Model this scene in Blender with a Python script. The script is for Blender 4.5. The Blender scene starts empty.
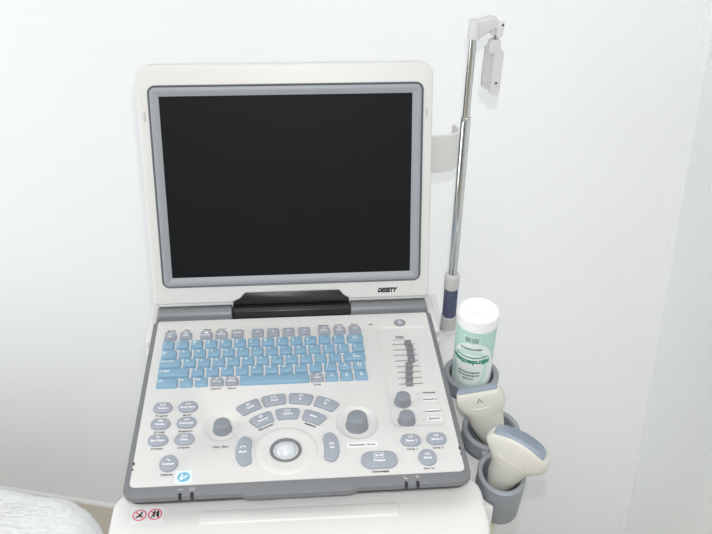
import bpy, math, random
from mathutils import Matrix, Vector, noise
random.seed(7)
PI = math.pi
scene = bpy.context.scene
col = scene.collection

# ------------------------------------------------------------------ camera, world, lights, exposure
cam_data = bpy.data.cameras.new('camera')
cam_data.sensor_width = 36.0
cam_data.lens = 850.02 / 712 * 36
cam_data.clip_start = 0.02
cam = bpy.data.objects.new('camera', cam_data)
cam.matrix_world = Matrix((
    (0.996477, 0.031537, -0.077714, -0.00328),
    (-0.083783, 0.416445, -0.905292, -0.98026),
    (0.003813, 0.908614, 0.41762, 1.45187),
    (0, 0, 0, 1)))
col.objects.link(cam)
scene.camera = cam

world = bpy.data.worlds.new('world')
world.use_nodes = True
world.node_tree.nodes['Background'].inputs[0].default_value = (0.9, 0.95, 1, 1)
world.node_tree.nodes['Background'].inputs[1].default_value = 0.3
scene.world = world

def area(name, loc, target, size, size_y, power, color=(1, 1, 1)):
    d = bpy.data.lights.new(name, 'AREA')
    d.shape = 'RECTANGLE'; d.size = size; d.size_y = size_y
    d.energy = power; d.color = color
    o = bpy.data.objects.new(name, d); col.objects.link(o)
    o.location = loc
    o.rotation_euler = (Vector(target) - Vector(loc)).to_track_quat('-Z', 'Y').to_euler()
    return o
area('ceiling_light', (-0.3, -0.2, 2.58), (-0.3, -0.2, 0), 1.3, 0.9, 5.5, (1.0, 0.985, 0.98))
area('ceiling_light', (-0.3, -1.9, 2.58), (-0.3, -1.9, 0), 1.3, 0.9, 15.5, (1.0, 0.985, 0.98))
area('left_fill_light', (-2.1, -0.4, 0.95), (-0.3, 0.7, 0.45), 1.4, 1.5, 25.0, (0.95, 0.975, 1.0))  # unseen fill light, added to brighten the lower left of the back wall
fl = bpy.data.lights.new('camera_flash', 'SPOT')
fl.energy = 13.5; fl.shadow_soft_size = 0.005; fl.spot_size = math.radians(105); fl.spot_blend = 0.35
flo = bpy.data.objects.new('camera_flash', fl); col.objects.link(flo)
flo.matrix_world = cam.matrix_world @ Matrix.Translation((0.010, 0.048, -0.01))

vs = scene.view_settings
vs.view_transform = 'Standard'; vs.look = 'None'; vs.gamma = 1.0; vs.use_curve_mapping = False
vs.exposure = 0.0

# ------------------------------------------------------------------ materials
def lin(c):
    c = c / 255.0
    return c / 12.92 if c <= 0.04045 else ((c + 0.055) / 1.055) ** 2.4
def mat(name, rgb, rough=0.45, metal=0.0, spec=0.5, bump=0.0, bscale=400.0, var=0.0, vscale=6.0):
    m = bpy.data.materials.new(name); m.use_nodes = True
    nt = m.node_tree; b = nt.nodes['Principled BSDF']
    c = (lin(rgb[0]), lin(rgb[1]), lin(rgb[2]), 1)
    b.inputs['Base Color'].default_value = c
    b.inputs['Roughness'].default_value = rough
    b.inputs['Metallic'].default_value = metal
    b.inputs['Specular IOR Level'].default_value = spec
    tc = nt.nodes.new('ShaderNodeTexCoord')
    if var > 0:
        n = nt.nodes.new('ShaderNodeTexNoise'); n.inputs['Scale'].default_value = vscale
        nt.links.new(tc.outputs['Object'], n.inputs['Vector'])
        mx = nt.nodes.new('ShaderNodeMix'); mx.data_type = 'RGBA'
        mx.inputs[6].default_value = tuple(x * (1 - var) for x in c[:3]) + (1,)
        mx.inputs[7].default_value = tuple(min(1, x * (1 + var)) for x in c[:3]) + (1,)
        nt.links.new(n.outputs['Fac'], mx.inputs[0])
        nt.links.new(mx.outputs[2], b.inputs['Base Color'])
    if bump > 0:
        n = nt.nodes.new('ShaderNodeTexNoise'); n.inputs['Scale'].default_value = bscale
        n.inputs['Detail'].default_value = 3
        nt.links.new(tc.outputs['Object'], n.inputs['Vector'])
        bp = nt.nodes.new('ShaderNodeBump'); bp.inputs['Strength'].default_value = bump
        bp.inputs['Distance'].default_value = 0.001
        nt.links.new(n.outputs['Fac'], bp.inputs['Height'])
        nt.links.new(bp.outputs['Normal'], b.inputs['Normal'])
    return m

M_wall = mat('wall_paint', (243, 245, 247), 0.7, spec=0.3, bump=0.05, bscale=60, var=0.006, vscale=3)
M_wall2 = mat('side_wall_paint', (242, 245, 244), 0.7, spec=0.3, bump=0.05, bscale=60)
M_ceil = mat('ceiling_paint', (240, 240, 238), 0.8)
M_floor = mat('floor_linoleum', (200, 192, 178), 0.5, var=0.06, vscale=14)
M_trimw = mat('trim_white', (240, 240, 240), 0.5)
M_added_door = mat('added_door_paint', (74, 72, 70), 0.5, var=0.1, vscale=5)  # dark so that it mirrors as a stripe in the chrome
M_added_doorm = mat('added_door_metal', (190, 190, 190), 0.3, metal=1.0)
M_white = mat('white_plastic', (218, 217, 215), 0.42, bump=0.04, bscale=900)
M_panel = mat('panel_plastic', (216, 215, 214), 0.42, bump=0.04, bscale=900)
M_cart = mat('cart_plastic', (224, 223, 222), 0.42, bump=0.03, bscale=700)
M_frame = mat('grey_frame', (118, 120, 124), 0.4, bump=0.05, bscale=900)
M_dark = mat('dark_plastic', (48, 48, 50), 0.5)
M_black = mat('black_plastic', (30, 30, 32), 0.33)
M_bezel = mat('bezel_grey', (152, 156, 161), 0.42, metal=0.0)
M_bezeld = mat('bezel_dark', (92, 97, 104), 0.4)
M_screen = mat('screen_black', (22, 24, 25), 0.5, spec=0.12)
M_silver = mat('silver_paint', (120, 123, 126), 0.42, metal=0.3)
M_blue = mat('blue_key', (135, 171, 195), 0.42)
M_grey = mat('grey_key', (157, 163, 174), 0.42)
M_knob = mat('knob_grey', (136, 142, 148), 0.42)
M_slot = mat('slot_grey', (150, 149, 147), 0.5)
M_slide = mat('slider_grey', (132, 134, 138), 0.45)
M_ball = mat('trackball_pearl', (206, 212, 217), 0.16, spec=0.6)
M_ink = mat('dark_ink', (60, 60, 62), 0.6)
M_inkw = mat('white_ink', (240, 242, 244), 0.6)
M_black_ink = mat('black_ink', (26, 26, 28), 0.6)
M_sticker = mat('sticker_white', (234, 234, 237), 0.4)
M_red = mat('sticker_red', (222, 84, 98), 0.5)
M_stickb = mat('sticker_blue', (122, 178, 206), 0.5)
M_stickp = mat('sticker_pale_blue', (222, 238, 248), 0.5)
M_cup = mat('cup_grey', (146, 151, 157), 0.5, bump=0.08, bscale=1200)
M_chrome = mat('chrome', (205, 208, 208), 0.12, metal=1.0)
M_clip = mat('clip_plastic', (204, 204, 204), 0.45)
M_collar = mat('collar_grey', (190, 190, 188), 0.45)
M_navy = mat('navy_spring', (74, 80, 108), 0.5)
M_probe = mat('probe_cream', (206, 204, 196), 0.42, bump=0.03, bscale=900)
M_seam = mat('seam_ridge', (222, 220, 212), 0.4)
M_lens = mat('probe_lens', (142, 152, 166), 0.4)
M_cable = mat('cable_cream', (206, 202, 186), 0.5)
M_tub = mat('tub_white', (246, 247, 247), 0.35)
M_label = mat('tub_label', (232, 240, 238), 0.35)
M_mint = mat('label_mint', (184, 218, 208), 0.4)
M_mintl = mat('label_pale_mint', (206, 230, 223), 0.4)
M_green = mat('label_green', (36, 140, 108), 0.45)
M_teal_ink = mat('label_teal_ink', (96, 132, 126), 0.5)
M_towel = mat('terry_cloth', (241, 242, 243), 0.95, spec=0.1, bump=0.9, bscale=260)
M_couch = mat('couch_vinyl', (170, 168, 165), 0.5)
M_steel = mat('painted_steel', (205, 205, 205), 0.4)
M_rubber = mat('rubber_dark', (60, 60, 62), 0.7)

# ------------------------------------------------------------------ geometry helpers
class G:
    def __init__(s): s.v = []; s.f = []
    def add(s, verts, faces, xf=None):
        o = len(s.v)
        s.v += [tuple(xf @ Vector(p)) if xf is not None else tuple(p) for p in verts]
        s.f += [tuple(i + o for i in f) for f in faces]
        return s
    def join(s, g, xf=None): return s.add(g.v, g.f, xf)

def rrect(w, h, r, n=6, cx=0, cy=0):
    r = min(r, w / 2 - 1e-6, h / 2 - 1e-6); out = []
    rs = r if isinstance(r, (list, tuple)) else [r] * 4
    for k, (sx, sy) in enumerate(((1, 1), (-1, 1), (-1, -1), (1, -1))):
        for i in range(n + 1):
            a = PI / 2 * (k + i / n)
            out.append((cx + sx * (w / 2 - rs[k]) + rs[k] * math.cos(a), cy + sy * (h / 2 - rs[k]) + rs[k] * math.sin(a)))
    return out
def rpoly(pts, rs, n=5):
    """polygon (ccw) with rounded corners"""
    out = []; N = len(pts)
    for i in range(N):
        p = Vector(pts[i]); a = (Vector(pts[i - 1]) - p); b = (Vector(pts[(i + 1) % N]) - p)
        r = rs[i] if isinstance(rs, (list, tuple)) else rs
        if r <= 0: out.append(tuple(p)); continue
        an, bn = a.normalized(), b.normalized()
        half = an.angle(bn) / 2
        t = min(r / math.tan(half), a.length * .49, b.length * .49); r2 = t * math.tan(half)
        c = p + (an + bn).normalized() * (r2 / math.sin(half))
        s, e = p + an * t - c, p + bn * t - c
        a0 = math.atan2(s.y, s.x); a1 = math.atan2(e.y, e.x); d = (a1 - a0 + PI) % (2 * PI) - PI
        for k in range(n + 1):
            q = a0 + d * k / n; out.append((c.x + r2 * math.cos(q), c.y + r2 * math.sin(q)))
    return out
def ellipse(a, b, n=32, cx=0, cy=0):
    return [(cx + a * math.cos(2 * PI * i / n), cy + b * math.sin(2 * PI * i / n)) for i in range(n)]
def inset(o, d):
    N = len(o); out = []
    for i in range(N):
        p0, p, p1 = o[i - 1], o[i], o[(i + 1) % N]
        e0 = (p[0] - p0[0], p[1] - p0[1]); e1 = (p1[0] - p[0], p1[1] - p[1])
        l0 = math.hypot(*e0) or 1e-9; l1 = math.hypot(*e1) or 1e-9
        n0 = (-e0[1] / l0, e0[0] / l0); n1 = (-e1[1] / l1, e1[0] / l1)
        nx, ny = n0[0] + n1[0], n0[1] + n1[1]; L = math.hypot(nx, ny) or 1e-9
        nx /= L; ny /= L; c = max(.5, nx * n0[0] + ny * n0[1])
        out.append((p[0] + nx * d / c, p[1] + ny * d / c))
    return out
def prism(outline, z0, z1, bev=0.0, segs=3, bot=0.0, taper=0.0):
    """closed solid on a 2-D outline; bev rounds the top edge, bot the bottom edge"""
    rings = []
    if bot > 0:
        for k in range(segs + 1):
            a = PI / 2 * k / segs
            rings.append((inset(outline, bot * (1 - math.sin(a))), z0 + bot * (1 - math.cos(a))))
    else: rings.append((outline, z0))
    base = inset(outline, taper) if taper else outline
    if bev > 0:
        for k in range(segs + 1):
            a = PI / 2 * k / segs
            rings.append((inset(base, bev * (1 - math.cos(a))), z1 - bev * (1 - math.sin(a))))
    else: rings.append((base, z1))
    N = len(outline); g = G(); v = []; f = []
    for o, z in rings: v += [(x, y, z) for x, y in o]
    for k in range(len(rings) - 1):
        for i in range(N):
            j = (i + 1) % N
            f.append((k * N + i, k * N + j, (k + 1) * N + j, (k + 1) * N + i))
    f.append(tuple(reversed(range(N)))); f.append(tuple(range((len(rings) - 1) * N, len(rings) * N)))
    return g.add(v, f)
def rings_loft(rings, cap0=False, cap1=False, closed=False):
    N = len(rings[0]); v = [p for r in rings for p in r]; f = []; K = len(rings)
    for k in range(K if closed else K - 1):
        k2 = (k + 1) % K
        for i in range(N):
            j = (i + 1) % N; f.append((k * N + i, k * N + j, k2 * N + j, k2 * N + i))
    if cap0: f.append(tuple(reversed(range(N))))
    if cap1: f.append(tuple(range((K - 1) * N, K * N)))
    return G().add(v, f)
def lathe(prof, n=40, sx=1, sy=1, closed=False, cap0=True, cap1=True):
    rings = [[(r * sx * math.cos(2 * PI * i / n), r * sy * math.sin(2 * PI * i / n), z) for i in range(n)] for r, z in prof]
    return rings_loft(rings, cap0 and not closed, cap1 and not closed, closed)
def box(x0, x1, y0, y1, z0, z1, r=0.002, bev=0.001):
    return prism(rrect(x1 - x0, y1 - y0, r, 4, (x0 + x1) / 2, (y0 + y1) / 2), z0, z1, bev, 2, bev)
def tube(path, r, n=12):
    P = [Vector(p) for p in path]; rings = []
    up = None
    for i, p in enumerate(P):
        t = (P[min(i + 1, len(P) - 1)] - P[max(i - 1, 0)]).normalized()
        if up is None:
            up = t.orthogonal().normalized()
        up = (up - t * up.dot(t)).normalized(); s = t.cross(up)
        rr = r[i] if isinstance(r, (list, tuple)) else r
        rings.append([tuple(p + (up * math.cos(2 * PI * k / n) + s * math.sin(2 * PI * k / n)) * rr) for k in range(n)])
    return rings_loft(rings, True, True)
def bez(pts, n=10):
    """Catmull-Rom through points"""
    P = [Vector(p) for p in pts]; out = []
    for i in range(len(P) - 1):
        a, b, c, d = P[max(i - 1, 0)], P[i], P[i + 1], P[min(i + 2, len(P) - 1)]
        for k in range(n):
            t = k / n
            out.append(0.5 * ((2 * b) + (c - a) * t + (2 * a - 5 * b + 4 * c - d) * t * t + (3 * b - a - 3 * c + d) * t ** 3))
    out.append(P[-1]); return out
def flat(outline, z=0.0):
    return G().add([(x, y, z) for x, y in outline], [tuple(range(len(outline)))])
def ring2d(o, i, z=0.0):
    N = len(o); return G().add([(x, y, z) for x, y in o] + [(x, y, z) for x, y in i], [(k, (k + 1) % N, N + (k + 1) % N, N + k) for k in range(N)])
def stroke(pts, w, z=0.0):
    L = []; Rr = []
    for i, p in enumerate(pts):
        a = pts[max(i - 1, 0)]; b = pts[min(i + 1, len(pts) - 1)]
        dx, dy = b[0] - a[0], b[1] - a[1]; l = math.hypot(dx, dy) or 1
        L.append((p[0] - dy / l * w / 2, p[1] + dx / l * w / 2, z)); Rr.append((p[0] + dy / l * w / 2, p[1] - dx / l * w / 2, z))
    n = len(pts)
    return G().add(L + Rr, [(n + i, n + i + 1, i + 1, i) for i in range(n - 1)])

_tc = {}
def text(s, size, shear=0.0, bold=0.0, xs=1.0):
    """flat lettering, centred on the origin"""
    k = (s, size, shear, bold, xs)
    if k not in _tc:
        c = bpy.data.curves.new('lettering', 'FONT'); c.body = s; c.size = size
        c.align_x = 'CENTER'; c.align_y = 'CENTER'; c.shear = shear; c.offset = bold; c.resolution_u = 2
        o = bpy.data.objects.new('lettering', c); col.objects.link(o)
        bpy.context.view_layer.update()
        dg = bpy.context.evaluated_depsgraph_get()
        me = bpy.data.meshes.new_from_object(o.evaluated_get(dg))
        v = [tuple(p.co) for p in me.vertices]; f = [tuple(p.vertices) for p in me.polygons]
        bpy.data.objects.remove(o); bpy.data.curves.remove(c); bpy.data.meshes.remove(me)
        # centre by extents
        if v:
            cx = (min(p[0] for p in v) + max(p[0] for p in v)) / 2; cy = (min(p[1] for p in v) + max(p[1] for p in v)) / 2
            v = [((p[0] - cx) * xs, p[1] - cy, 0) for p in v]
        _tc[k] = (v, f)
    v, f = _tc[k]
    return G().add(v, f)

def T(x=0, y=0, z=0): return Matrix.Translation((x, y, z))
def RZ(a): return Matrix.Rotation(a, 4, 'Z')
def RX(a): return Matrix.Rotation(a, 4, 'X')

# ------------------------------------------------------------------ scene-graph helpers
TILT = math.radians(9.5)
DEV = T(0, 0, 0.93) @ RX(TILT)              # console frame: x right, y to the back, z out of the control panel

def mesh(name, g, m, angle=38):
    me = bpy.data.meshes.new(name); me.from_pydata(g.v, [], g.f); me.validate(); me.update()
    me.polygons.foreach_set('use_smooth', [True] * len(me.polygons))
    me.set_sharp_from_angle(angle=math.radians(angle))
    for mm in (m if isinstance(m, list) else [m]): me.materials.append(mm)
    return me
def part(name, g, m, parent=None, xf=None, angle=38):
    """mesh object; geometry is given in the parent's own frame"""
    o = bpy.data.objects.new(name, mesh(name, g, m, angle)); col.objects.link(o)
    if parent is not None: o.parent = parent
    if xf is not None: o.matrix_local = xf
    return o
def recalc(o):
    import bmesh
    bm = bmesh.new(); bm.from_mesh(o.data); bmesh.ops.recalc_face_normals(bm, faces=bm.faces); bm.to_mesh(o.data); bm.free(); return o
def thing(name, label, cat, mw, group=None):
    o = bpy.data.objects.new(name, None); col.objects.link(o)
    o.matrix_world = mw; o.empty_display_size = 0.05
    o['label'] = label; o['category'] = cat; o['kind'] = 'thing'
    if group: o['group'] = group
    return o
def struct(name, g, m, xf=None):
    o = part(name, g, m, None, xf); o['kind'] = 'structure'; return o

# ------------------------------------------------------------------ room
WD = Vector((0.95554, -0.29486, 0)); WN = Vector((-0.29486, -0.95554, 0))    # along the back wall, into the room
WA = Vector((-0.77374, 0.86292, 0))
CORNER = Vector((0.7060, 0.4063, 0))
def quad(a, b, z0, z1, th, nrm):
    """upright slab from a to b, its face on the a-b line, thickness away from the room"""
    a = Vector(a); b = Vector(b); n = Vector(nrm) * -th
    v = [(a.x, a.y, z0), (b.x, b.y, z0), (b.x, b.y, z1), (a.x, a.y, z1)]
    w = [(p[0] + n.x, p[1] + n.y, p[2]) for p in v]
    return G().add(v + w, [(0, 1, 2, 3), (7, 6, 5, 4), (0, 4, 5, 1), (1, 5, 6, 2), (2, 6, 7, 3), (3, 7, 4, 0)])
L_ = WA + WD * -1.55
struct('floor', G().add([(-2.5, -2.7, -.05), (0.9, -2.7, -.05), (0.9, 1.6, -.05), (-2.5, 1.6, -.05), (-2.5, -2.7, 0), (0.9, -2.7, 0), (0.9, 1.6, 0), (-2.5, 1.6, 0)],
       [(3, 2, 1, 0), (4, 5, 6, 7), (0, 1, 5, 4), (1, 2, 6, 5), (2, 3, 7, 6), (3, 0, 4, 7)]), M_floor)
struct('ceiling', G().add([(-2.5, -2.7, 2.6), (0.9, -2.7, 2.6), (0.9, 1.6, 2.6), (-2.5, 1.6, 2.6), (-2.5, -2.7, 2.65), (0.9, -2.7, 2.65), (0.9, 1.6, 2.65), (-2.5, 1.6, 2.65)],
       [(3, 2, 1, 0), (4, 5, 6, 7), (0, 1, 5, 4), (1, 2, 6, 5), (2, 3, 7, 6), (3, 0, 4, 7)]), M_ceil)
RC = Vector((0.706, -2.6, 0))
struct('wall_back', quad(L_, CORNER, 0, 2.6, 0.06, WN), M_wall)
struct('wall_right', quad(CORNER, RC, 0, 2.6, 0.06, (-1, 0, 0)), M_wall2)
struct('wall_front', quad(RC, (L_.x, -2.6), 0, 2.6, 0.06, (0, 1, 0)), M_wall2)
struct('wall_left', quad((L_.x, -2.6), L_, 0, 2.6, 0.06, (1, 0, 0)), M_wall2)
tr = G()
a, b = L_ + WN * .001, CORNER + WN * .001
prof = [(0, 0), (0.008, 0), (0.008, 0.005), (0.006, 0.009), (0.002, 0.011), (0, 0.011)]
tr.add([(a + WN * p[0] + Vector((0, 0, p[1]))) for p in prof] + [(b + WN * p[0] + Vector((0, 0, p[1]))) for p in prof],
       [(i, (i + 1) % 6, 6 + (i + 1) % 6, 6 + i) for i in range(6)] + [tuple(range(6)), tuple(range(11, 5, -1))])
recalc(struct('baseboard_back', tr, M_trimw))
# narrow cover strip in the corner of the two walls
cs = G().join(prism(rpoly([(0, 0), (-0.014, 0.00432), (-0.014, 0.0030), (-0.0012, -0.0014), (-0.0012, -0.010), (0, -0.010)], 0, 1), 0.0, 2.6), T(CORNER.x, CORNER.y, 0))
recalc(struct('trim_1', cs, M_wall))
dr = struct('added_door_1', box(-1.3, -0.45, -2.6, -2.575, 0.0, 2.05, .003, .002), M_added_door)  # unseen door, added as something dark for the chrome pole to reflect
part('added_door_handle', tube(bez([(-0.53, -2.575, 1.0), (-0.53, -2.535, 1.0), (-0.58, -2.53, 1.0), (-0.65, -2.53, 1.0)], 6), 0.009), M_added_doorm, dr)

# ------------------------------------------------------------------ examination couch with terry cover (left, behind the trolley)
ang = math.atan2(WD.y, WD.x)
CW = T(-1.045, 0.205, 0) @ RZ(ang)           # couch centre; x along the wall
couch = thing('examination_couch', 'low grey examination couch under the white terry cover, left of the trolley', 'couch', CW)
part('mattress', prism(rrect(1.385, 0.485, 0.12, 10), 0.33, 0.441, 0.05, 4, 0.02), M_couch, couch)
part('frame', prism(rrect(1.30, 0.42, 0.03, 4), 0.29, 0.3305, 0.004, 2, 0.004), M_steel, couch)
for sx in (-1, 1):
    for sy in (-1, 1):
        lg = part('leg', prism(rrect(0.035, 0.035, 0.006, 3, sx * 0.56, sy * 0.17), 0.012, 0.291), M_steel, couch)
        part('foot', prism(ellipse(0.021, 0.021, 16, sx * 0.56, sy * 0.17), 0.0, 0.0125, 0.003), M_rubber, lg)
def terry():
    NA, NR = 1000, 130
    o = rrect(1.412, 0.512, 0.14, 30)
    # resample the outline evenly
    per = [0]
    for i in range(len(o)): per.append(per[-1] + math.dist(o[i], o[(i + 1) % len(o)]))
    pts = []
    j = 0
    for k in range(NA):
        s = per[-1] * k / NA
        while per[j + 1] < s: j += 1
        t = (s - per[j]) / (per[j + 1] - per[j] + 1e-12); p, q = o[j], o[(j + 1) % len(o)]
        pts.append((p[0] + (q[0] - p[0]) * t, p[1] + (q[1] - p[1]) * t))
    rr = 0.055; top = 0.456
    rings = []
    def ring(ins, z):
        out = []
        for i, p in enumerate(inset(pts, ins) if ins else pts):
            nz = noise.noise(Vector((p[0] * 9, p[1] * 9, z * 9))) * 0.006
            f1 = noise.noise(Vector((p[0] * 170, p[1] * 170, z * 170))) * 0.0016 + random.uniform(-1, 1) * 0.0014
            q = pts[i]; n = Vector((q[0], q[1] * 2.2, 0)).normalized() * (min(1.0, max(0.0, (rr - ins) / rr)) if ins < rr else 0)
            d = nz + f1
            out.append((p[0] + n.x * d, p[1] + n.y * d, z + d * (1 if ins > 0.012 else 0.3)))
        return out
    for k in range(26): rings.append(ring(0.0, 0.26 + (top - rr - 0.26) * k / 26))
    for k in range(22):
        a = PI / 2 * k / 22
        rings.append(ring(rr * (1 - math.cos(a)), top - rr + rr * math.sin(a)))
    base = inset(pts, rr)
    for k in range(110):
        s = 1 - k / 110
        z = top
        out = []
        for p in base:
            x, y = p[0] * s + (0 if s > 0 else 0), p[1] * s
            d = noise.noise(Vector((x * 9, y * 9, z * 9))) * 0.006 + noise.noise(Vector((x * 170, y * 170, z * 170))) * 0.0016 + random.uniform(-1, 1) * 0.0014
            out.append((x, y, z + d))
        rings.append(out)
    return rings_loft(rings, False, True)
tw = part('terry_cover', terry(), M_towel, None, None, 180)
tw.matrix_world = CW
tw['label'] = 'fluffy white terry cloth cover draped over the low couch at lower left'; tw['category'] = 'blanket'; tw['kind'] = 'thing'
sm = tw.modifiers.new('thickness', 'SOLIDIFY'); sm.thickness = 0.004; sm.offset = -1

# ------------------------------------------------------------------ trolley
cart = thing('equipment_trolley', 'white equipment trolley with grey side cups carrying the ultrasound console', 'trolley', DEV @ T(0, -0.12, -0.05))
CI = T(0, 0.12, 0.05)                       # console frame -> trolley frame
def cpart(name, g, m, parent=None, **k):
    g2 = G().join(g, CI) if parent is None else G().join(g, CI)
    return part(name, g2, m, parent or cart, **k)
CUPS = [(0.2205, -0.0855, 0.0345, 0.0275, 0.050, 1.0), (0.2245, -0.1840, 0.0335, 0.0270, 0.052, 1.06), (0.2215, -0.2520, 0.0262, 0.0208, 0.055, 1.22)]
SC = [(c_[0], c_[1], c_[2] + .0004, c_[5]) for c_ in CUPS] + [(0.212, 0.030, 0.0112, 1.0)]
def edge_u(v):
    u = 0.2075
    for cx_, cy_, r_, q_ in SC:
        t_ = (v - cy_) / (r_ * q_)
        if abs(t_) < 1: u = min(u, cx_ - r_ * math.sqrt(1 - t_ * t_))
    return u
plat = rpoly([(-0.19, 0.11), (-0.19, -0.26), (0.19, -0.285)], [0.0, 0.0, 0.0], 5)
plat += [(edge_u(-0.2825 + i * 0.0025), -0.2825 + i * 0.0025) for i in range(158)]
cpart('platform', prism(plat, -0.078, -0.0502, 0.0008, 2, 0.0008), M_cart)
# rounded front deck that juts out below the console
dk = rpoly([(-0.1945, -0.246), (-0.1955, -0.372), (0.1955, -0.372), (0.1945, -0.246)], [0.03, 0.075, 0.075, 0.03], 12)
deck = cpart('front_deck', prism(dk, -0.085, -0.030, 0.006, 4, 0.006), M_cart)
cpart('deck_grip', prism(rpoly([(-0.104, -0.301), (0.103, -0.303), (0.103, -0.2865), (-0.104, -0.2845)], 0.004, 4), -0.031, -0.0284, 0.0016, 3), M_cart, deck)
# pictogram sticker: no sitting, no pushing
st = cpart('warning_sticker', prism(rpoly([(-0.1728, -0.2952), (-0.1405, -0.2952), (-0.1412, -0.2748), (-0.1752, -0.2744)], 0.0008, 3), -0.0301, -0.0298), M_sticker, deck)
S0 = T(0, 0, -0.0297)
def prohib(cx, cy, kind):
    r = 0.0072
    g = G().join(ring2d(ellipse(r, r, 36), ellipse(r * .83, r * .83, 36), 0.0001))
    g.join(stroke([(-r * .6, r * .6), (r * .6, -r * .6)], 0.0012, 0.00014))
    cpart('red_ring', G().join(g, S0 @ T(cx, cy, 0)), M_red, st)
    f = G()
    if kind == 0:                           # seated figure crossed out
        f.join(flat(ellipse(.001, .001, 14, 0.0022, 0.0036)))
        f.join(stroke([(0.0018, 0.0026), (0.0008, -0.0008)], 0.0019))
        f.join(stroke([(0.0008, -0.0008), (-0.0018, -0.0014), (-0.0024, -0.0034)], 0.0015))
        f.join(stroke([(0.0014, 0.0014), (-0.0014, 0.0004)], 0.001))
        f.join(stroke([(-0.004, -0.0026), (0.0034, -0.0014)], 0.0009))
    else:                                   # figure pushing an upright box
        f.join(flat(ellipse(.001, .001, 14, -0.0006, 0.0040)))
        f.join(stroke([(-0.0008, 0.003), (-0.0016, -0.0004)], 0.0019))
        f.join(stroke([(-0.0016, -0.0004), (-0.0036, -0.004)], 0.0013)); f.join(stroke([(-0.0014, -0.0006), (-0.0004, -0.0042)], 0.0013))
        f.join(stroke([(-0.001, 0.0022), (0.0018, 0.0012)], 0.001))
        f.join(stroke([(0.0028, 0.0042), (0.0030, -0.0034)], 0.0024))
    cpart('figure', G().join(f, S0 @ T(cx, cy, 0.00018)), M_black_ink, st)
prohib(-0.1653, -0.2851, 0); prohib(-0.1496, -0.2848, 1)

# side cups and their rail
for v0, v1 in ((-0.152, -0.116), (-0.223, -0.214)):
    cpart('cup_link', prism(rrect(0.015, v1 - v0, 0.002, 3, 0.2135, (v0 + v1) / 2), -0.062, -0.033, 0.002), M_cup)
def cup(cx, cy, ro, ri, depth, sy=1.0, ztop=-0.030):
    p = [(0.006, ztop - depth), (ro * .82, ztop - depth), (ro * .89, ztop - depth + .003), (ro * .985, ztop - .010), (ro, ztop - .007), (ro, ztop - .0015), (ro - .0015, ztop),
         (ri + .0015, ztop), (ri, ztop - .0015), (ri * .985, ztop - .02), (ri * .93, ztop - depth + .004), (0.006, ztop - depth + .004)]
    return lathe(p, 56, 1, sy, closed=True), T(cx, cy, 0)
for (cx, cy, ro, ri, dp, sy) in CUPS:
    g, x = cup(cx, cy, ro, ri, dp, sy)
    c = G().join(g, x)
    recalc(cpart('probe_cup', c, M_cup, None))
# boss that carries the pole
bs = rpoly([(0.190, 0.062), (0.190, -0.035), (0.2075, -0.062), (0.226, 0.010), (0.226, 0.062)], [0.01, 0.006, 0.006, 0.012, 0.012], 6)
cpart('pole_boss', prism(bs, -0.079, -0.0572, 0.004, 3), M_cart)

# column, base and castors under the platform (upright, in the room's own axes)
CM = cart.matrix_world.inverted()
def wpart(name, g, m, parent=None): return part(name, G().join(g, CM), m, parent or cart)
wpart('column', prism(rrect(0.15, 0.13, 0.03, 6, 0.0, -0.06), 0.10, 0.846, 0.004), M_cart)
bsn = wpart('base', prism(rpoly([(-0.13, 0.20), (-0.22, -0.33), (-0.15, -0.33), (-0.06, -0.12), (0.06, -0.12), (0.15, -0.33), (0.22, -0.33), (0.13, 0.20)], 0.02, 5), 0.075, 0.125, 0.01, 3, .004), M_cart)
for x, y in ((-0.11, 0.17), (0.11, 0.17), (-0.185, -0.305), (0.185, -0.305)):
    ca = wpart('castor', G().join(prism(ellipse(0.018, 0.018, 18, x, y), 0.055, 0.077)).join(box(x - .016, x + .016, y - .03, y + .012, 0.036, 0.066, .006, .004)), M_dark)
    wpart('wheel', G().join(lathe([(0.008, -.011), (0.028, -.011), (0.031, -.008), (0.031, .008), (0.028, .011), (0.008, .011)], 28), T(x, y - 0.014, 0.031) @ Matrix.Rotation(PI / 2, 4, 'Y')), M_rubber, ca)

# ------------------------------------------------------------------ ultrasound console
con = thing('ultrasound_machine', 'white portable ultrasound machine with dark open screen and blue keyboard on the trolley', 'ultrasound machine', DEV @ T(0, -0.14, -0.05))
KI = T(0, 0.14, 0.05)
def kpart(name, g, m, parent=None, angle=38):
    return part(name, G().join(g, KI), m, parent or con, angle=angle)
W2 = 0.1796
# white lower body
def body_o(v): return rpoly([(-0.186, 0.052), (-0.187, -0.040), (-0.176, -0.060), (-0.168, v), (0.168, v), (0.176, -0.060), (0.187, -0.040), (0.186, 0.052)], [.012, .008, .004, .012, .012, .004, .008, .012], 5)
body = kpart('body', G().join(prism(body_o(-0.272), -0.0293, -0.0125, 0.003, 3, 0.002)).join(prism(body_o(-0.2445), -0.0500, -0.0290, 0.001, 2, 0.003)), M_white)
for sx in (-1, 1):                          # rear shoulders the hinge sits between
    kpart('hinge_cheek', prism(rpoly([(sx * 0.1815 - .0055, 0.044), (sx * 0.1815 - .0055, -0.036), (sx * 0.1815 + .0055, -0.036), (sx * 0.1815 + .0055, 0.044)], .004, 4), -0.014, -0.002, 0.003, 3), M_white, body)
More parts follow.
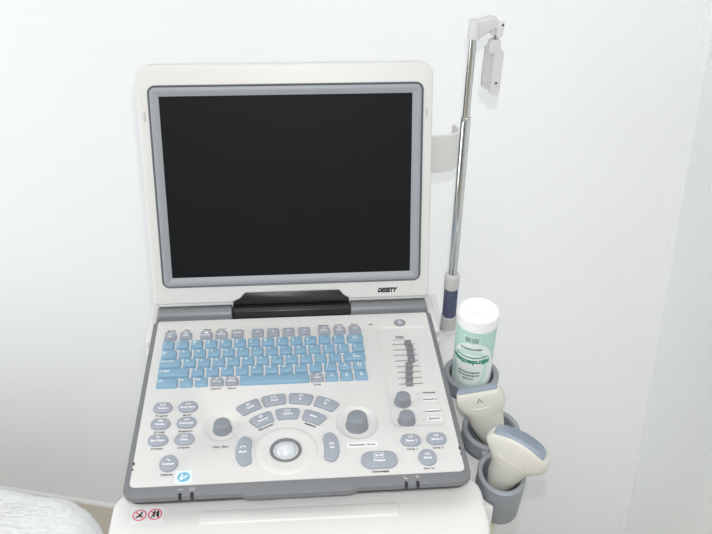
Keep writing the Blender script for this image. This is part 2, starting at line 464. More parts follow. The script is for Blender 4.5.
# grey rim: sides and front, open along the back
rim_o = rpoly([(-W2, 0.0), (-W2, -0.2890), (-0.060, -0.2890), (-0.052, -0.2925), (0.052, -0.2925), (0.060, -0.2890), (W2, -0.2890), (W2, 0.0)], [0, .015, .004, .004, .004, .004, .015, 0], 8)
rim_1, rim_2 = inset(rim_o, .0004), inset(rim_o, .0013)
RR = []
for p0, p1, p2 in zip(rim_o, rim_1, rim_2):
    q = (max(-0.1680, min(0.1680, p0[0])), max(-0.2700, p0[1]))
    RR.append([(q[0], q[1], -0.0065), (p1[0], p1[1], -0.0065), (p0[0], p0[1], -0.0058), (p0[0], p0[1], -0.0014), (p1[0], p1[1], -0.0005), (p2[0], p2[1], -0.0001), (q[0], q[1], -0.0001)])
recalc(kpart('rim', rings_loft(RR, True, True), M_frame))
kpart('rim_painted_shadow', prism(rpoly([(-0.176, -0.002), (-0.176, -0.285), (0.176, -0.285), (0.176, -0.002)], .012, 6), -0.0128, -0.0062), M_dark, body)  # dark slab, stands in for the shadow line below the rim
# control panel with sunk areas
import bmesh
PAN = rpoly([(-0.1735, 0.0005), (-0.1735, -0.2748), (0.1735, -0.2748), (0.1735, 0.0005)], [.001, .006, .006, .001], 6)
TGC = rpoly([(0.1035, -0.026), (0.1035, -0.207), (0.1670, -0.207), (0.1670, -0.026)], .009, 7)
DL = (-0.083, -0.1945, 0.0205, 0.0222); DR = (0.0665, -0.1965, 0.0243, 0.0262); TB = (-0.0137, -0.2335)
def panel_mesh():
    bm = bmesh.new()
    def loop(o, z):
        vs_ = [bm.verts.new((x, y, z)) for x, y in o]
        return vs_, [bm.edges.new((vs_[i], vs_[(i + 1) % len(vs_)])) for i in range(len(vs_))]
    Z = 0.0006
    holes = [(TGC, 0.0016, 'flat'), (ellipse(DL[2], DL[3], 40, DL[0], DL[1]), 0.0028, 'bowl'), (ellipse(DR[2], DR[3], 40, DR[0], DR[1]), 0.0032, 'bowl')]
    E = []
    vo, eo = loop(PAN, Z); E += eo
    hv = []
    for o, d, k in holes:
        v_, e_ = loop(o, Z); E += e_; hv.append(v_)
    bmesh.ops.triangle_fill(bm, use_beauty=True, use_dissolve=False, edges=E)
    def strip(a_, b_):
        n = len(a_)
        for i in range(n):
            try: bm.faces.new((a_[i], a_[(i + 1) % n], b_[(i + 1) % n], b_[i]))
            except ValueError: pass
    low, _ = loop(PAN, -0.0030); strip(low, vo)
    for (o, d, k), v_ in zip(holes, hv):
        prev = v_
        steps = ((.0008, .15), (.0020, .55), (.0032, .9), (.0042, 1.0)) if k == 'flat' else ((.0006, .12), (.003, .62), (.006, .92), (.009, 1.0))
        for ins, q in steps:
            cur = [bm.verts.new((x, y, Z - d * q)) for x, y in inset(list(reversed(o)) if False else o, ins)]
            strip(prev, cur); prev = cur
        bm.faces.new(prev)
    bm.normal_update()
    for f in bm.faces:
        n_ = f.normal; c_ = f.calc_center_median()
        if n_.z < -0.02 or (abs(n_.z) <= 0.02 and n_.x * c_.x + n_.y * (c_.y + 0.137) < 0): f.normal_flip()
    g = G(); g.v = [tuple(v.co) for v in bm.verts]
    bm.verts.index_update(); g.f = [tuple(v.index for v in f.verts) for f in bm.faces]
    bm.free(); return g
panel = kpart('control_panel', panel_mesh(), M_panel, None, 30)
ZP = 0.0006
def decal(name, g, m, x, y, z=ZP + 0.00015, rot=0, parent=None):
    return kpart(name, G().join(g, T(x, y, z) @ RZ(rot)), m, parent or panel)

# ---- keyboard keys
def key_geo(w, h, r=0.0016, hh=0.0040):
    return prism(rrect(w, h, r, 4), 0.0, hh, 0.0011, 3, 0, 0.0007)
_km = {}
def key(x, y, w=0.0153, h=0.0149, m=M_blue, name='keyboard_key', legend=None, lx=None, ly=0.0028, size=0.0042):
    kk = (round(w, 4), round(h, 4), m.name)
    if kk not in _km: _km[kk] = mesh(name, key_geo(w, h), m)
    o = bpy.data.objects.new(name, _km[kk]); col.objects.link(o); o.parent = con
    o.location = KI @ Vector((x, y, ZP - 0.0002))
    if legend:
        g = G()
        lines = legend.split('|')
        for i, s in enumerate(lines):
            t_ = text(s, size, 0, 0.00012)
            wd = max(p[0] for p in t_.v) - min(p[0] for p in t_.v)
            sc_ = min(1.0, (w - 0.0024) / wd)
            px = 0 if lx == 0 else -w / 2 + 0.0016 + wd * sc_ / 2 + (lx or 0)
            g.join(t_, T(px, ly - i * size * 0.95, 0.00415) @ Matrix.Diagonal((sc_, 1, 1, 1)))
        lg = part('key_legend', g, M_inkw, o)
    return o
RY = [-0.0507, -0.0684, -0.0859, -0.1031, -0.1203]
P = 0.01755
def xs(x0, n): return [x0 + P * i for i in range(n)]
for x, s in zip(xs(-0.1558, 13), ['~|`', '!|1', '@|2', '#|3', '$|4', '%|5', '^|6', '&|7', '*|8', '(|9', ')|0', '_|-', '+|=']):
    key(x, RY[0], legend=s, lx=0.0012, size=0.0040)
key(0.0757, RY[0], 0.0205, legend='\u2190|BkSp', lx=0, size=0.0036)
key(-0.1533, RY[1], 0.0188, legend='Tab|\u21b9', size=0.0036)
for x, s in zip(xs(-0.1338, 12), list('QWERTYUIOP') + ['{|[', '}|]']):
    key(x, RY[1], legend=s, lx=0.002, size=0.0042)
key(0.0782, RY[1], legend='||\\'.replace('||', '¦|'), lx=0.0015, size=0.0040)
key(-0.1503, RY[2], 0.0262, legend='Caps Lock', size=0.0036)
for x, s in zip(xs(-0.1272, 11), list('ASDFGHJKL') + [':|;', '"|\'']):
    key(x, RY[2], legend=s, lx=0.002, size=0.0042)
key(0.0724, RY[2], 0.0272, legend='\u21b5|Enter', lx=0.010, size=0.0038)
key(-0.1448, RY[3], 0.0370, legend='\u21e7 Shift', size=0.0040)
for x, s in zip(xs(-0.1162, 12), list('ZXCVBNM') + ['<|,', '>|.', '?|/', '\u2191|Pg', 'Del|Ins']):
    key(x, RY[3], legend=s, lx=0.002 if len(s) < 4 else 0, size=0.0040)
key(-0.1506, RY[4], 0.0250, legend='Ctrl', size=0.0038)
key(-0.1284, RY[4], legend='Fn', size=0.0038); key(-0.1109, RY[4], legend='Alt', size=0.0038)
key(-0.0252, RY[4] - 0.0004, 0.0822)
for x, s in ((0.0424, '\u2190'), (0.0601, '\u2193'), (0.0777, '\u2192')):
    key(x, RY[4], legend=s + '|Pg', lx=0.0045, size=0.0040)

# grey function keys
def fkey(x, y, legend, cut=False, icon=None):
    w, h = 0.0156, 0.0150
    g = prism(rpoly([(-w / 2, h / 2), (-w / 2, -h / 2), (w / 2, -h / 2), (w / 2, h / 2)], [.002, .0014, .0014, .0062 if cut else .0024], 5), 0, 0.0040, 0.0011, 3, 0, 0.0007)
    o = part('function_key', g, M_grey, con); o.location = KI @ Vector((x, y, ZP - 0.0002))
    t_ = text(legend, 0.0036, 0, 0.00012); wd = max(p[0] for p in t_.v) - min(p[0] for p in t_.v)
    sc_ = min(1.0, (w - .003) / wd)
    gg = G().join(t_, T(0, 0.0005 if icon is None else -0.0022, 0.00415) @ Matrix.Diagonal((sc_, 1, 1, 1)))
    if icon == 'box': gg.join(ring2d(rrect(.0056, .0036, .0006, 2), rrect(.0042, .0022, .0004, 2), 0), T(0, .0022, .00415))
    if icon == 'disc': gg.join(ring2d(ellipse(.0022, .0022, 20), ellipse(.0014, .0014, 20), 0), T(0, .0022, .00415))
    if icon == 'pen': gg.join(stroke([(-.002, -.0014), (.0024, .0018)], .0011), T(0, .0022, .00415))
    if icon == 'sheet': gg.join(flat([(-.0024, -.0018), (.0024, -.0018), (.0024, .001), (.001, .002), (-.0024, .002)]), T(0, .0022, .00415))
    part('key_legend', gg, M_inkw, o)
    return o
FR = [(-0.1548, 'Esc', 'pen', True), (-0.1356, 'Help', 'disc', True), (-0.1102, 'Review', 'sheet', True), (-0.0914, 'Report', 'disc', True), (-0.0715, 'iStation', None, False),
      (-0.0462, 'F1', None, False), (-0.0268, 'F2', None, False), (-0.0073, 'F3', None, False), (0.0125, 'F4', None, False),
      (0.0376, 'Biopsy', 'disc', True), (0.0574, 'Setup', 'disc', True), (0.0771, 'Del', None, True)]
for x, s, ic, c in FR: fkey(x, -0.0323, s, c, ic)
fkey(-0.0926, RY[4], 'Arrow', True, 'pen'); fkey(-0.0752, RY[4], 'F/Mark', True, 'box'); fkey(0.0251, RY[4], 'Clear', True, 'pen')
for x, s in ((-0.1545, 'Выход'), (-0.1352, 'Спр.'), (-0.1098, 'Обзор'), (-0.0910, 'Отчет'), (0.0374, 'Биопсия'), (0.0573, 'Настр.'), (0.0770, 'Удал.'), (0.0985, 'М5')):
    decal('printed_label', text(s, 0.0034, 0, 0.00014), M_ink, x, -0.0196 + (0.0 if x < .09 else -0.0015))
for x, s in ((-0.0928, 'Стрелка'), (-0.0742, 'Метка'), (0.0252, 'Стер.')):
    decal('printed_label', text(s, 0.0034, 0, 0.00014), M_ink, x, -0.1316)

# ---- power button
pw = kpart('power_button', G().join(prism(ellipse(0.0076, 0.0068, 32), 0, 0.0014, 0.0006, 3), T(0.1361, -0.0203, ZP - .0002)), M_slide)
kpart('button_face', G().join(prism(ellipse(0.0058, 0.0050, 28), 0, 0.0004, 0.0002, 2), T(0.1361, -0.0203, ZP + .0011)), M_grey, pw)
kpart('button_icon', G().join(ring2d(ellipse(0.0021, 0.0021, 20), ellipse(0.0014, 0.0014, 20), 0), T(0.1361, -0.0206, ZP + .00155)).join(stroke([(0, .0006), (0, .0028)], .0008), T(0.1361, -0.0206, ZP + .0016)), M_inkw, pw)

# ---- soft buttons
def button(outline, x, y, legend, rot=0, icon=None, hh=0.0034, size=0.0042, name='panel_button', xsq=1.0):
    g = prism(outline, 0.0, hh, 0.0013, 3, 0, 0.0004)
    X = T(x, y, ZP - .0002) @ RZ(rot)
    o = kpart(name, G().join(g, X), M_grey)
    l = G(); off = -0.0016 if icon else 0
    if legend: l.join(text(legend, size, 0, 0.00016, xsq), T(0, off - (0.0006 if icon else 0), 0))
    y0_ = 0.0030
    if icon == 'box': l.join(ring2d(rrect(.0060, .0036, .0007, 2), rrect(.0046, .0022, .0004, 2)), T(0, y0_, 0))
    if icon == 'dots':
        for q in (-.002, 0, .002): l.join(flat(rrect(.0012, .0022, .0003, 2)), T(q, y0_, 0))
    if icon == 'bars':
        for q in (-.0013, 0, .0013): l.join(flat(rrect(.005, .0007, .0002, 2)), T(0, y0_ + q, 0))
    if icon == 'hex': l.join(ring2d(ellipse(.0030, .0019, 6), ellipse(.0021, .0011, 6)), T(0, y0_ + .0003, 0))
    if icon == 'pen': l.join(stroke([(-.002, .0016), (.0016, -.0012)], .0012), T(0, y0_, 0))
    if icon == 'freeze':
        l.join(ring2d(rrect(.0108, .0076, .0016, 3), rrect(.0096, .0064, .0012, 3)), T(0, y0_ + .0016, 0))
        l.join(G().add([(-.0036, -.002, 0), (-.0002, 0, 0), (-.0036, .002, 0), (.0036, .002, 0), (.0002, 0, 0), (.0036, -.002, 0)], [(0, 1, 2), (3, 4, 5)]), T(0, y0_ + .0016, 0))
        l.join(stroke([(-.0008, 0), (.0008, 0)], .0012), T(0, y0_ + .0016, 0))
    if icon == 'arrow': l.join(stroke([(-.0034, -.0016), (-.0022, .0010), (.0012, .0014), (.0030, .0002)], .0012), T(0, y0_ + .001, 0))
    if l.v: kpart('button_legend', G().join(l, X @ T(0, 0, hh + 0.00012)), M_inkw, o)
    return o
OV = rrect(0.0222, 0.0172, 0.0084, 9)
for x, y, s, ic, lab in ((-0.1511, -0.1608, 'Patient', 'box', 'Пациент'), (-0.1227, -0.1610, 'Body Mark', 'dots', 'Метка'),
                         (-0.1511, -0.1862, 'Probe', 'bars', 'Датчик'), (-0.1226, -0.1860, 'Comment', 'dots', 'Коммент.'),
                         (-0.1511, -0.2108, 'End Exam', 'pen', 'Заверш.'), (-0.1228, -0.2110, 'Clear', 'box', 'Стереть')):
    button(OV, x, y, s, 0, ic, size=0.0040, xsq=0.92 if len(s) > 6 else 1)
    decal('printed_label', text(lab, 0.0034, 0, 0.00014), M_ink, x, y - 0.0118)
button(ellipse(0.0099, 0.0115, 36), -0.1364, -0.2452, 'Cursor', 0, 'pen', size=0.0044)
decal('printed_label', text('Курсор', 0.0034, 0, 0.00014), M_ink, -0.1370, -0.2600)
def sector(r0, r1, a0, a1, rad=0.0030):
    """fan-shaped key about the trackball, centred on the origin, long axis = x"""
    rm = (r0 + r1) / 2; n = 4; pts = []
    for i in range(n + 1):
        a = a0 + (a1 - a0) * i / n; pts.append((-r1 * math.sin(a), r1 * math.cos(a) - rm))
    for i in range(n + 1):
        a = a1 + (a0 - a1) * i / n; pts.append((-r0 * math.sin(a), r0 * math.cos(a) - rm))
    rs = [0] * len(pts)
    for k in (0, n, n + 1, 2 * n + 1): rs[k] = rad
    return rpoly(pts, rs, 4)
# (arc keys: centre, turn)
for x, y, rot, s, ic in ((-0.0540, -0.1655, 0.52, 'Quad', 'bars'), (-0.0258, -0.1557, 0.17, 'Dual', 'box'), (0.0045, -0.1555, -0.17, 'B', 'hex'), (0.0332, -0.1655, -0.52, 'M', 'hex')):
    button(sector(0.074, 0.091, -0.165, 0.165), x, y, s, rot, ic, size=0.0040)
for x, y, rot, s, ic in ((-0.0392, -0.1863, 0.50, 'Measure', 'bars'), (-0.0108, -0.1788, 0.0, 'Update', 'box'), (0.0182, -0.1863, -0.50, 'Select', None)):
    button(sector(0.046, 0.063, -0.235, 0.235), x, y, s, rot, ic, size=0.0040, xsq=.92)
decal('printed_label', text('Измерение', 0.0034, 0, 0.0002), M_ink, -0.0345, -0.1975, rot=0.50)
decal('printed_label', text('Выбрать', 0.0034, 0, 0.0002), M_ink, 0.0140, -0.1975, rot=-0.50)
def kidney(s):
    A, rm, hw, o = 0.46, 0.0452, 0.0084, []
    for i in range(56):
        t = 2 * PI * i / 56; c, q = math.cos(t), math.sin(t)
        ang = A * math.copysign(abs(c) ** (2 / 3.2), c); r = rm + hw * math.copysign(abs(q) ** (2 / 3.2), q)
        o.append((r * math.sin(ang), r * math.cos(ang) - rm))
    return [(-y, x) for x, y in o] if s > 0 else [(y, -x) for x, y in o]
button(kidney(1), -0.0590, -0.2330, 'Back', 0, 'arrow', size=0.0044)
button(kidney(-1), 0.0360, -0.2328, 'Set', 0, 'hex', size=0.0040)
button(rrect(0.0395, 0.0240, 0.0112, 10), 0.0850, -0.2546, 'Freeze', 0, 'freeze', size=0.0046)
decal('printed_label', text('Стоп-кадр', 0.0036, 0, 0.00018), M_ink, 0.0850, -0.2700)
for x, y, s, lab in ((0.1222, -0.2284, 'Save 1', 'Сохр. 1'), (0.1506, -0.2280, 'Save 2', 'Сохр. 2')):
    button(rrect(0.0226, 0.0176, 0.0084, 9), x, y, s, 0, 'hex', size=0.0048)
    decal('printed_label', text(lab, 0.0034, 0, 0.00014), M_ink, x, y - 0.0124)
button(ellipse(0.0099, 0.0115, 36), 0.1368, -0.2545, 'Print', 0, 'hex', size=0.0044)
decal('printed_label', text('Печать', 0.0034, 0, 0.00014), M_ink, 0.1366, -0.2690)
decal('printed_label', text('Нас. Вкл', 0.0042, 0, 0.00008), M_ink, -0.0835, -0.2238)
ls = decal('label_strip', prism(rrect(0.0330, 0.0072, 0.0006, 2), 0, 0.0002), M_sticker, 0.0690, -0.2305, ZP)
decal('label_text', text('Усиление / Zoom', 0.0036, 0, 0.0001), M_ink, 0.0690, -0.2305, ZP + 0.0003, 0, ls)

# ---- knobs
def knob(x, y, r, h, z, n=10, m=M_knob):
    o = []
    for i in range(72):
        a = 2 * PI * i / 72; o.append((r * (1 - 0.028 * (1 - abs(math.cos(a * n / 2)))) * math.cos(a), r * (1 - 0.028 * (1 - abs(math.cos(a * n / 2)))) * math.sin(a)))
    g = prism(o, 0, h, 0.0016, 3, 0, r * 0.10)
    g.join(prism(ellipse(r * 1.06, r * 1.06, 40), -0.0002, h * 0.16, 0.0008, 2))
    return kpart('control_knob', G().join(g, T(x, y, z)), m)
knob(-0.0830, -0.1950, 0.0102, 0.0105, ZP - 0.0028, 8)
knob(0.0660, -0.1985, 0.0122, 0.0150, ZP - 0.0032, 11)
knob(0.1215, -0.1660, 0.0094, 0.0110, ZP - 0.0016, 10)
knob(0.1220, -0.1965, 0.0096, 0.0110, ZP - 0.0016, 10)

# ---- trackball
tbp = [(0.0345, -0.0002), (0.0338, 0.0004), (0.0320, 0.0012), (0.0280, 0.0014), (0.0205, 0.0004), (0.0172, 0.0003)]
tb = kpart('trackball_surround', G().join(lathe(tbp, 64, 1, 1, cap0=False, cap1=False), T(TB[0], TB[1], ZP)), M_panel)
kpart('trackball_ring', G().join(lathe([(0.0174, 0.0), (0.0170, 0.0014), (0.0160, 0.0018), (0.0138, 0.0008), (0.0128, -0.002)], 56, 1, 1, cap0=False, cap1=False), T(TB[0], TB[1], ZP)), M_frame, tb)
bl = []
for k in range(15):
    a = PI / 2 * k / 14 * 0.98; bl.append((0.0130 * math.cos(a), -0.0050 + 0.0130 * math.sin(a)))
kpart('trackball', G().join(lathe(bl, 48), T(TB[0], TB[1], ZP)), M_ball, tb)

# ---- gain sliders
tgc = G()
SLY = [-0.0618 - 0.01048 * i for i in range(8)]
for i, y in enumerate(SLY):
    sl = kpart('gain_slot', G().join(box(0.1215, 0.1500, y - .0007, y + .0007, 0, 0.0005, .0004, .0001), T(0, 0, ZP - .0017)), M_slot)
    kx = [0.1415, 0.1425, 0.1420, 0.1415, 0.1375, 0.1360, 0.1345, 0.1335][i]
    s = G().join(prism(rrect(0.0090, 0.0094, 0.0012, 3), 0, 0.0036, 0.0008, 2, 0, .0005))
    s.join(prism(rrect(0.0078, 0.0026, 0.0008, 3), 0.003, 0.0062, 0.0008, 2, 0, .0004))
    kpart('slider_knob', G().join(s, T(kx, y, ZP - .0013)), M_slide, sl)
kpart('gain_line', G().join(box(0.1245, 0.1380, -0.0528, -0.0520, 0, 0.0003, .0003, .0001), T(0, 0, ZP - .0017)), M_slide, panel)
decal('printed_label', text('TGC', 0.0052, 0, 0.0003), M_ink, 0.1325, -0.0478, ZP - .00145)
# ---- indicator dots with their little labels in the sunk field
for x, y, s, strip in ((0.1409, -0.1521, 'Horizontal', False), (0.1412, -0.1633, 'Volume/Pos', True), (0.1413, -0.1833, 'Смещение', True), (0.1412, -0.1950, 'Яркость', True)):
    decal('indicator_dot', prism(rrect(0.0022, 0.0018, 0.0006, 3), 0, 0.0004, .0002, 2), M_collar, x - 0.0002, y, ZP - .0017)
    if strip:
        q = decal('label_strip', prism(rrect(0.0168, 0.0066, 0.0006, 2), 0, 0.0002), M_sticker, x + 0.0128, y + 0.0006, ZP - .0017)
        decal('label_text', text(s, 0.0034, 0, 0.00012), M_ink, x + 0.0128, y + 0.0006, ZP - .00135, 0, q)
    else:
        decal('printed_label', text(s, 0.0034, 0, 0.00016), M_ink, x + 0.0132, y + 0.0006, ZP - .00145)
# ---- blue pictogram sticker
bs_ = decal('pictogram_sticker', prism(rrect(0.0172, 0.0170, 0.0006, 2), 0, 0.0002), M_stickp, -0.1193, -0.2639, ZP)
gq = G().join(flat(ellipse(0.0066, 0.0066, 36)), T(0, 0, .0003))
decal('blue_disc', gq, M_stickb, -0.1193, -0.2641, ZP, 0, bs_)
gq = G().join(flat(ellipse(0.0012, 0.0012, 16, -0.0016, 0.0028))).join(flat(rpoly([(-0.0042, -0.0036), (-0.0006, -0.0040), (-0.0004, 0.0008), (-0.0034, 0.0014)], .0008, 3)))
gq.join(flat(rpoly([(0.0, 0.0), (0.0016, -0.0008), (0.0046, 0.0010), (0.0026, 0.0028)], .0003, 2))).join(stroke([(-0.0012, 0.0002), (0.0008, -0.0022), (0.0024, -0.0010)], .0011))
decal('reader_figure', G().join(gq, T(0, 0, .0005)), M_stickp, -0.1193, -0.2641, ZP, 0, bs_)
# ---- front rim icons, indicator slots, side latches
ri_ = G()
ri_.join(ring2d(rrect(.0050, .0030, .0010, 3), rrect(.0034, .0016, .0006, 3)), T(-0.1096, -0.2810, 0)); ri_.join(stroke([(-.0028, -.0006), (-.0008, .0008), (.0008, -.0006), (.0028, .0006)], .0010), T(-0.1216, -0.2812, 0))
ri_.join(stroke([(-.0016, .0018), (-.0012, -.0006), (.0006, -.0016), (.0018, -.0008)], .0014), T(0.1102, -0.2806, 0))
ri_.join(flat(ellipse(.0012, .0012, 16)), T(0.1223, -0.2800, 0))
for k in range(6): ri_.join(stroke([(.0016 * math.cos(k * PI / 3), .0016 * math.sin(k * PI / 3)), (.0026 * math.cos(k * PI / 3), .0026 * math.sin(k * PI / 3))], .0006), T(0.1223, -0.2800, 0))
kpart('rim_icons', G().join(ri_, T(0, 0.0012, 0.0001)), M_collar)
for x in (-0.1213, -0.1092, 0.1096, 0.1217):
    kpart('indicator_window', box(x - .0017, x + .0017, -0.2896, -0.2848, -0.006, 0.0004, .0004, .0002), M_black)
for x, y in ((-0.1728, -0.246), (0.1734, -0.246)):
    kpart('side_latch', G().join(box(x - .0009, x + .0009, y + .0015, y + .0055, 0, .0005, .0004, .0001), T(0, 0, ZP)).join(box(x - .0008, x + .0008, y - .0056, y - .0038, 0, .0005, .0004, .0001), T(0, 0, ZP)), M_black, panel)

# ---- hinge: silver tube either side of a black block
HX = RX(0)
def xbar(x0, x1, r, cy, cz, n=28):
    g = lathe([(r - .001, 0), (r, .001), (r, x1 - x0 - .001), (r - .001, x1 - x0)], n)
    return G().join(g, T(x0, cy, cz) @ Matrix.Rotation(PI / 2, 4, 'Y'))
kpart('hinge_tube', xbar(-0.1735, -0.0795, 0.0118, 0.0122, 0.0012), M_silver)
kpart('hinge_tube', xbar(0.0745, 0.1735, 0.0118, 0.0122, 0.0012), M_silver)
blk = kpart('hinge_block', G().join(prism(rpoly([(0.0005, -0.012), (0.0045, 0.0085), (0.0085, 0.0115), (0.036, 0.0115), (0.036, -0.012)][::-1], [.001, .001, .0022, .003, .001], 5), -0.0785, 0.0735, 0.0005, 2, 0.0005),
      Matrix(((0, 0, 1, 0), (1, 0, 0, 0), (0, 1, 0, 0), (0, 0, 0, 1)))), M_black)

# ---- lid with screen
TH = math.radians(16.054); s_, c_ = math.sin(TH), math.cos(TH)
LID = Matrix(((1, 0, 0, 0), (0, s_, -c_, 0.01321), (0, c_, s_, 0.01770), (0, 0, 0, 1)))
LK = KI @ LID
def lpart(name, g, m, parent=None, angle=38): return part(name, G().join(g, LK), m, parent or con, angle=angle)
LT = 0.3012
lo = rpoly([(-0.1780, 0.0), (-0.079, 0.0), (-0.0685, 0.0048), (-0.0615, 0.0124), (0.0600, 0.0124), (0.0660, 0.0048), (0.0745, 0.0), (0.1780, 0.0), (0.1780, LT), (-0.1780, LT)],
           [.0045, .006, .004, .004, .004, .004, .006, .0045, .0155, .0155], 7)
lid = lpart('lid', prism(lo, -0.025, 0.0, 0.0026, 4, 0.0026), M_white, None, 30)
lpart('lid_hinge_cover', prism(rpoly([(-0.0775, -0.0040), (0.0725, -0.0040), (0.0725, 0.0010), (0.0655, 0.0058), (0.0600, 0.0122), (-0.0612, 0.0122), (-0.0680, 0.0058), (-0.0775, 0.0010)], .0008, 3), -0.022, -0.0022, .0008, 2), M_black, blk)
def bezel(profile, w, h, r, cx, cy):
    rings = []
    for ins, z in profile:
        rings.append([(x, y, z) for x, y in rrect(w - 2 * ins, h - 2 * ins, max(r - ins, 0.0006), 8, cx, cy)])
    return rings_loft(rings)
BC = (0.0002, (0.0227 + 0.2779) / 2); BW, BH = 0.3322, 0.2552
lpart('screen_groove', bezel([(0.0, -0.0005), (0.0, 0.0008), (0.0008, 0.0012), (0.0024, 0.0008), (0.0030, 0.0002)], BW, BH, 0.0095, *BC), M_bezeld, lid)
lpart('screen_bezel', bezel([(0.0024, 0.0002), (0.0028, 0.0022), (0.0038, 0.0028), (0.0080, 0.0026), (0.0095, 0.0018), (0.0110, 0.0016), (0.0132, 0.0006), (0.0138, 0.0003)], BW, BH, 0.0095, *BC), M_bezel, lid, 50)
lpart('screen', prism(rrect(0.3050, 0.2300, 0.0008, 3, -0.0002, 0.1513), 0.0001, 0.0006), M_screen, lid)
for x in (-0.1710, 0.1704):
    lpart('lid_bumper', G().join(prism(rrect(0.0020, 0.0115, 0.0009, 4), -0.0004, 0.0010, .0004, 2), T(x, 0.2410, 0)), M_collar, lid)
    lpart('lid_mark', G().join(prism(rrect(0.0030, 0.0006, 0.0002, 2), -0.0004, 0.0002), T(x, 0.2550, 0)), M_collar, lid)
lpart('badge', G().join(text('DISSETY', 0.0078, 0.28, 0.0006, 0.84), T(0.1234, 0.0106, 0.0002)), M_black_ink, lid)
# hook for the probe cables behind the lid
hp = [(0.148, 0.086), (0.150, 0.094), (0.158, 0.098), (0.196, 0.100), (0.212, 0.104), (0.2205, 0.114), (0.2205, 0.126), (0.2165, 0.133)]
pth = bez([(x, y, 0) for x, y in hp], 8)
HR = []
for i, p in enumerate(pth):
    t_ = (pth[min(i + 1, len(pth) - 1)] - pth[max(i - 1, 0)]).normalized(); n_ = Vector((-t_.y, t_.x, 0)) * 0.0017
    z0_, z1_ = 0.155, 0.2080
    a_, b_ = p + n_, p - n_; a2, b2 = p + n_ * .5, p - n_ * .5
    HR.append([(b_.x, b_.y, z0_ + .001), (b_.x, b_.y, z1_ - .001), (b2.x, b2.y, z1_), (a2.x, a2.y, z1_), (a_.x, a_.y, z1_ - .001), (a_.x, a_.y, z0_ + .001), (a2.x, a2.y, z0_), (b2.x, b2.y, z0_)])
hk = recalc(kpart('cable_hook', rings_loft(HR, True, True), M_white, lid))

# ------------------------------------------------------------------ telescopic cable pole
PA = (0.212, 0.030)
pole = thing('cable_pole', 'slim chrome telescopic pole with hanging cable clip on trolley corner', 'pole', DEV @ T(PA[0], PA[1], -0.0565) @ Matrix.Rotation(-0.0105, 4, 'Y'))
def ppart(name, g, m, parent=None, angle=38): return part(name, G().join(g, T(0, 0, 0.0565)), m, parent or pole, angle=angle)
ppart('foot_tube', lathe([(0.0098, -0.0565), (0.0098, -0.0480), (0.0094, -0.047)], 32), M_cart)
ppart('lower_collar', lathe([(0.0094, -0.0490), (0.0108, -0.0480), (0.0108, -0.0285), (0.0098, -0.0275)], 32), M_collar)
sp = [(0.0086, -0.0275)]
for k in range(13):
    z = -0.0275 + 0.0455 * k / 13
    sp += [(0.0086, z + .0004), (0.0094, z + .0012), (0.0094, z + .0026), (0.0086, z + .0034)]
sp.append((0.0086, 0.0185))
ppart('spring_sleeve', lathe(sp, 32), M_navy)
ppart('upper_collar', lathe([(0.0090, 0.0180), (0.0102, 0.0190), (0.0102, 0.0370), (0.0088, 0.0402), (0.0070, 0.0412)], 32), M_collar)
ppart('lower_tube', lathe([(0.0060, 0.0405), (0.0060, 0.2590), (0.0056, 0.2600)], 32), M_chrome)
ppart('tube_ferrule', lathe([(0.0056, 0.2590), (0.0058, 0.2600), (0.0058, 0.2640), (0.0050, 0.2650)], 32), M_chrome)
ppart('upper_tube', lathe([(0.0044, 0.2640), (0.0044, 0.3640)], 32), M_chrome)
# head: sleeve, drooping arm and fork
YZ = Matrix(((1, 0, 0, 0), (0, 0, -1, 0), (0, 1, 0, 0), (0, 0, 0, 1)))      # draws x/z outlines, thickness along -y
HU = T(0.0010, 0, 0.0020)
hd = ppart('pole_head', G().join(G().join(lathe([(0.0064, 0.3566), (0.0070, 0.3572), (0.0067, 0.3760), (0.0060, 0.3776), (0.0030, 0.3780)], 32))
     .join(prism(rpoly([(0.0, 0.3580), (0.0055, 0.3580), (0.0150, 0.3640), (0.0220, 0.3680), (0.0285, 0.3680), (0.0300, 0.3730), (0.0235, 0.3800), (0.0160, 0.3815), (0.0, 0.3770)], [0, .003, .006, .003, .0024, .004, .006, .006, 0], 5), -0.0052, 0.0052, 0.0020, 3, 0.0020), YZ), HU), M_clip)
fk = ppart('arm_fork', G().join(G().join(prism(rpoly([(0.0235, 0.3595), (0.0310, 0.3595), (0.0318, 0.3755), (0.0285, 0.3780), (0.0235, 0.3720)], .0022, 4), 0.0030, 0.0075, 0.0012, 2, .0012), YZ)
     .join(prism(rpoly([(0.0185, 0.3600), (0.0240, 0.3600), (0.0250, 0.3710), (0.0220, 0.3730), (0.0185, 0.3690)], .002, 4), -0.0060, 0.0032, 0.0012, 2, .0012), YZ), HU), M_clip)
ppart('fork_screw', G().join(lathe([(0.0, 0.0), (0.0013, 0.0), (0.0013, 0.0006), (0.0, 0.0006)], 16), HU @ T(0.0296, -0.0073, 0.3735) @ RX(PI / 2)), M_black, fk)
ppart('swivel_pin', G().join(lathe([(0.0018, 0.3540), (0.0018, 0.3630)], 16), T(0.0250, 0, 0)), M_slide, fk)
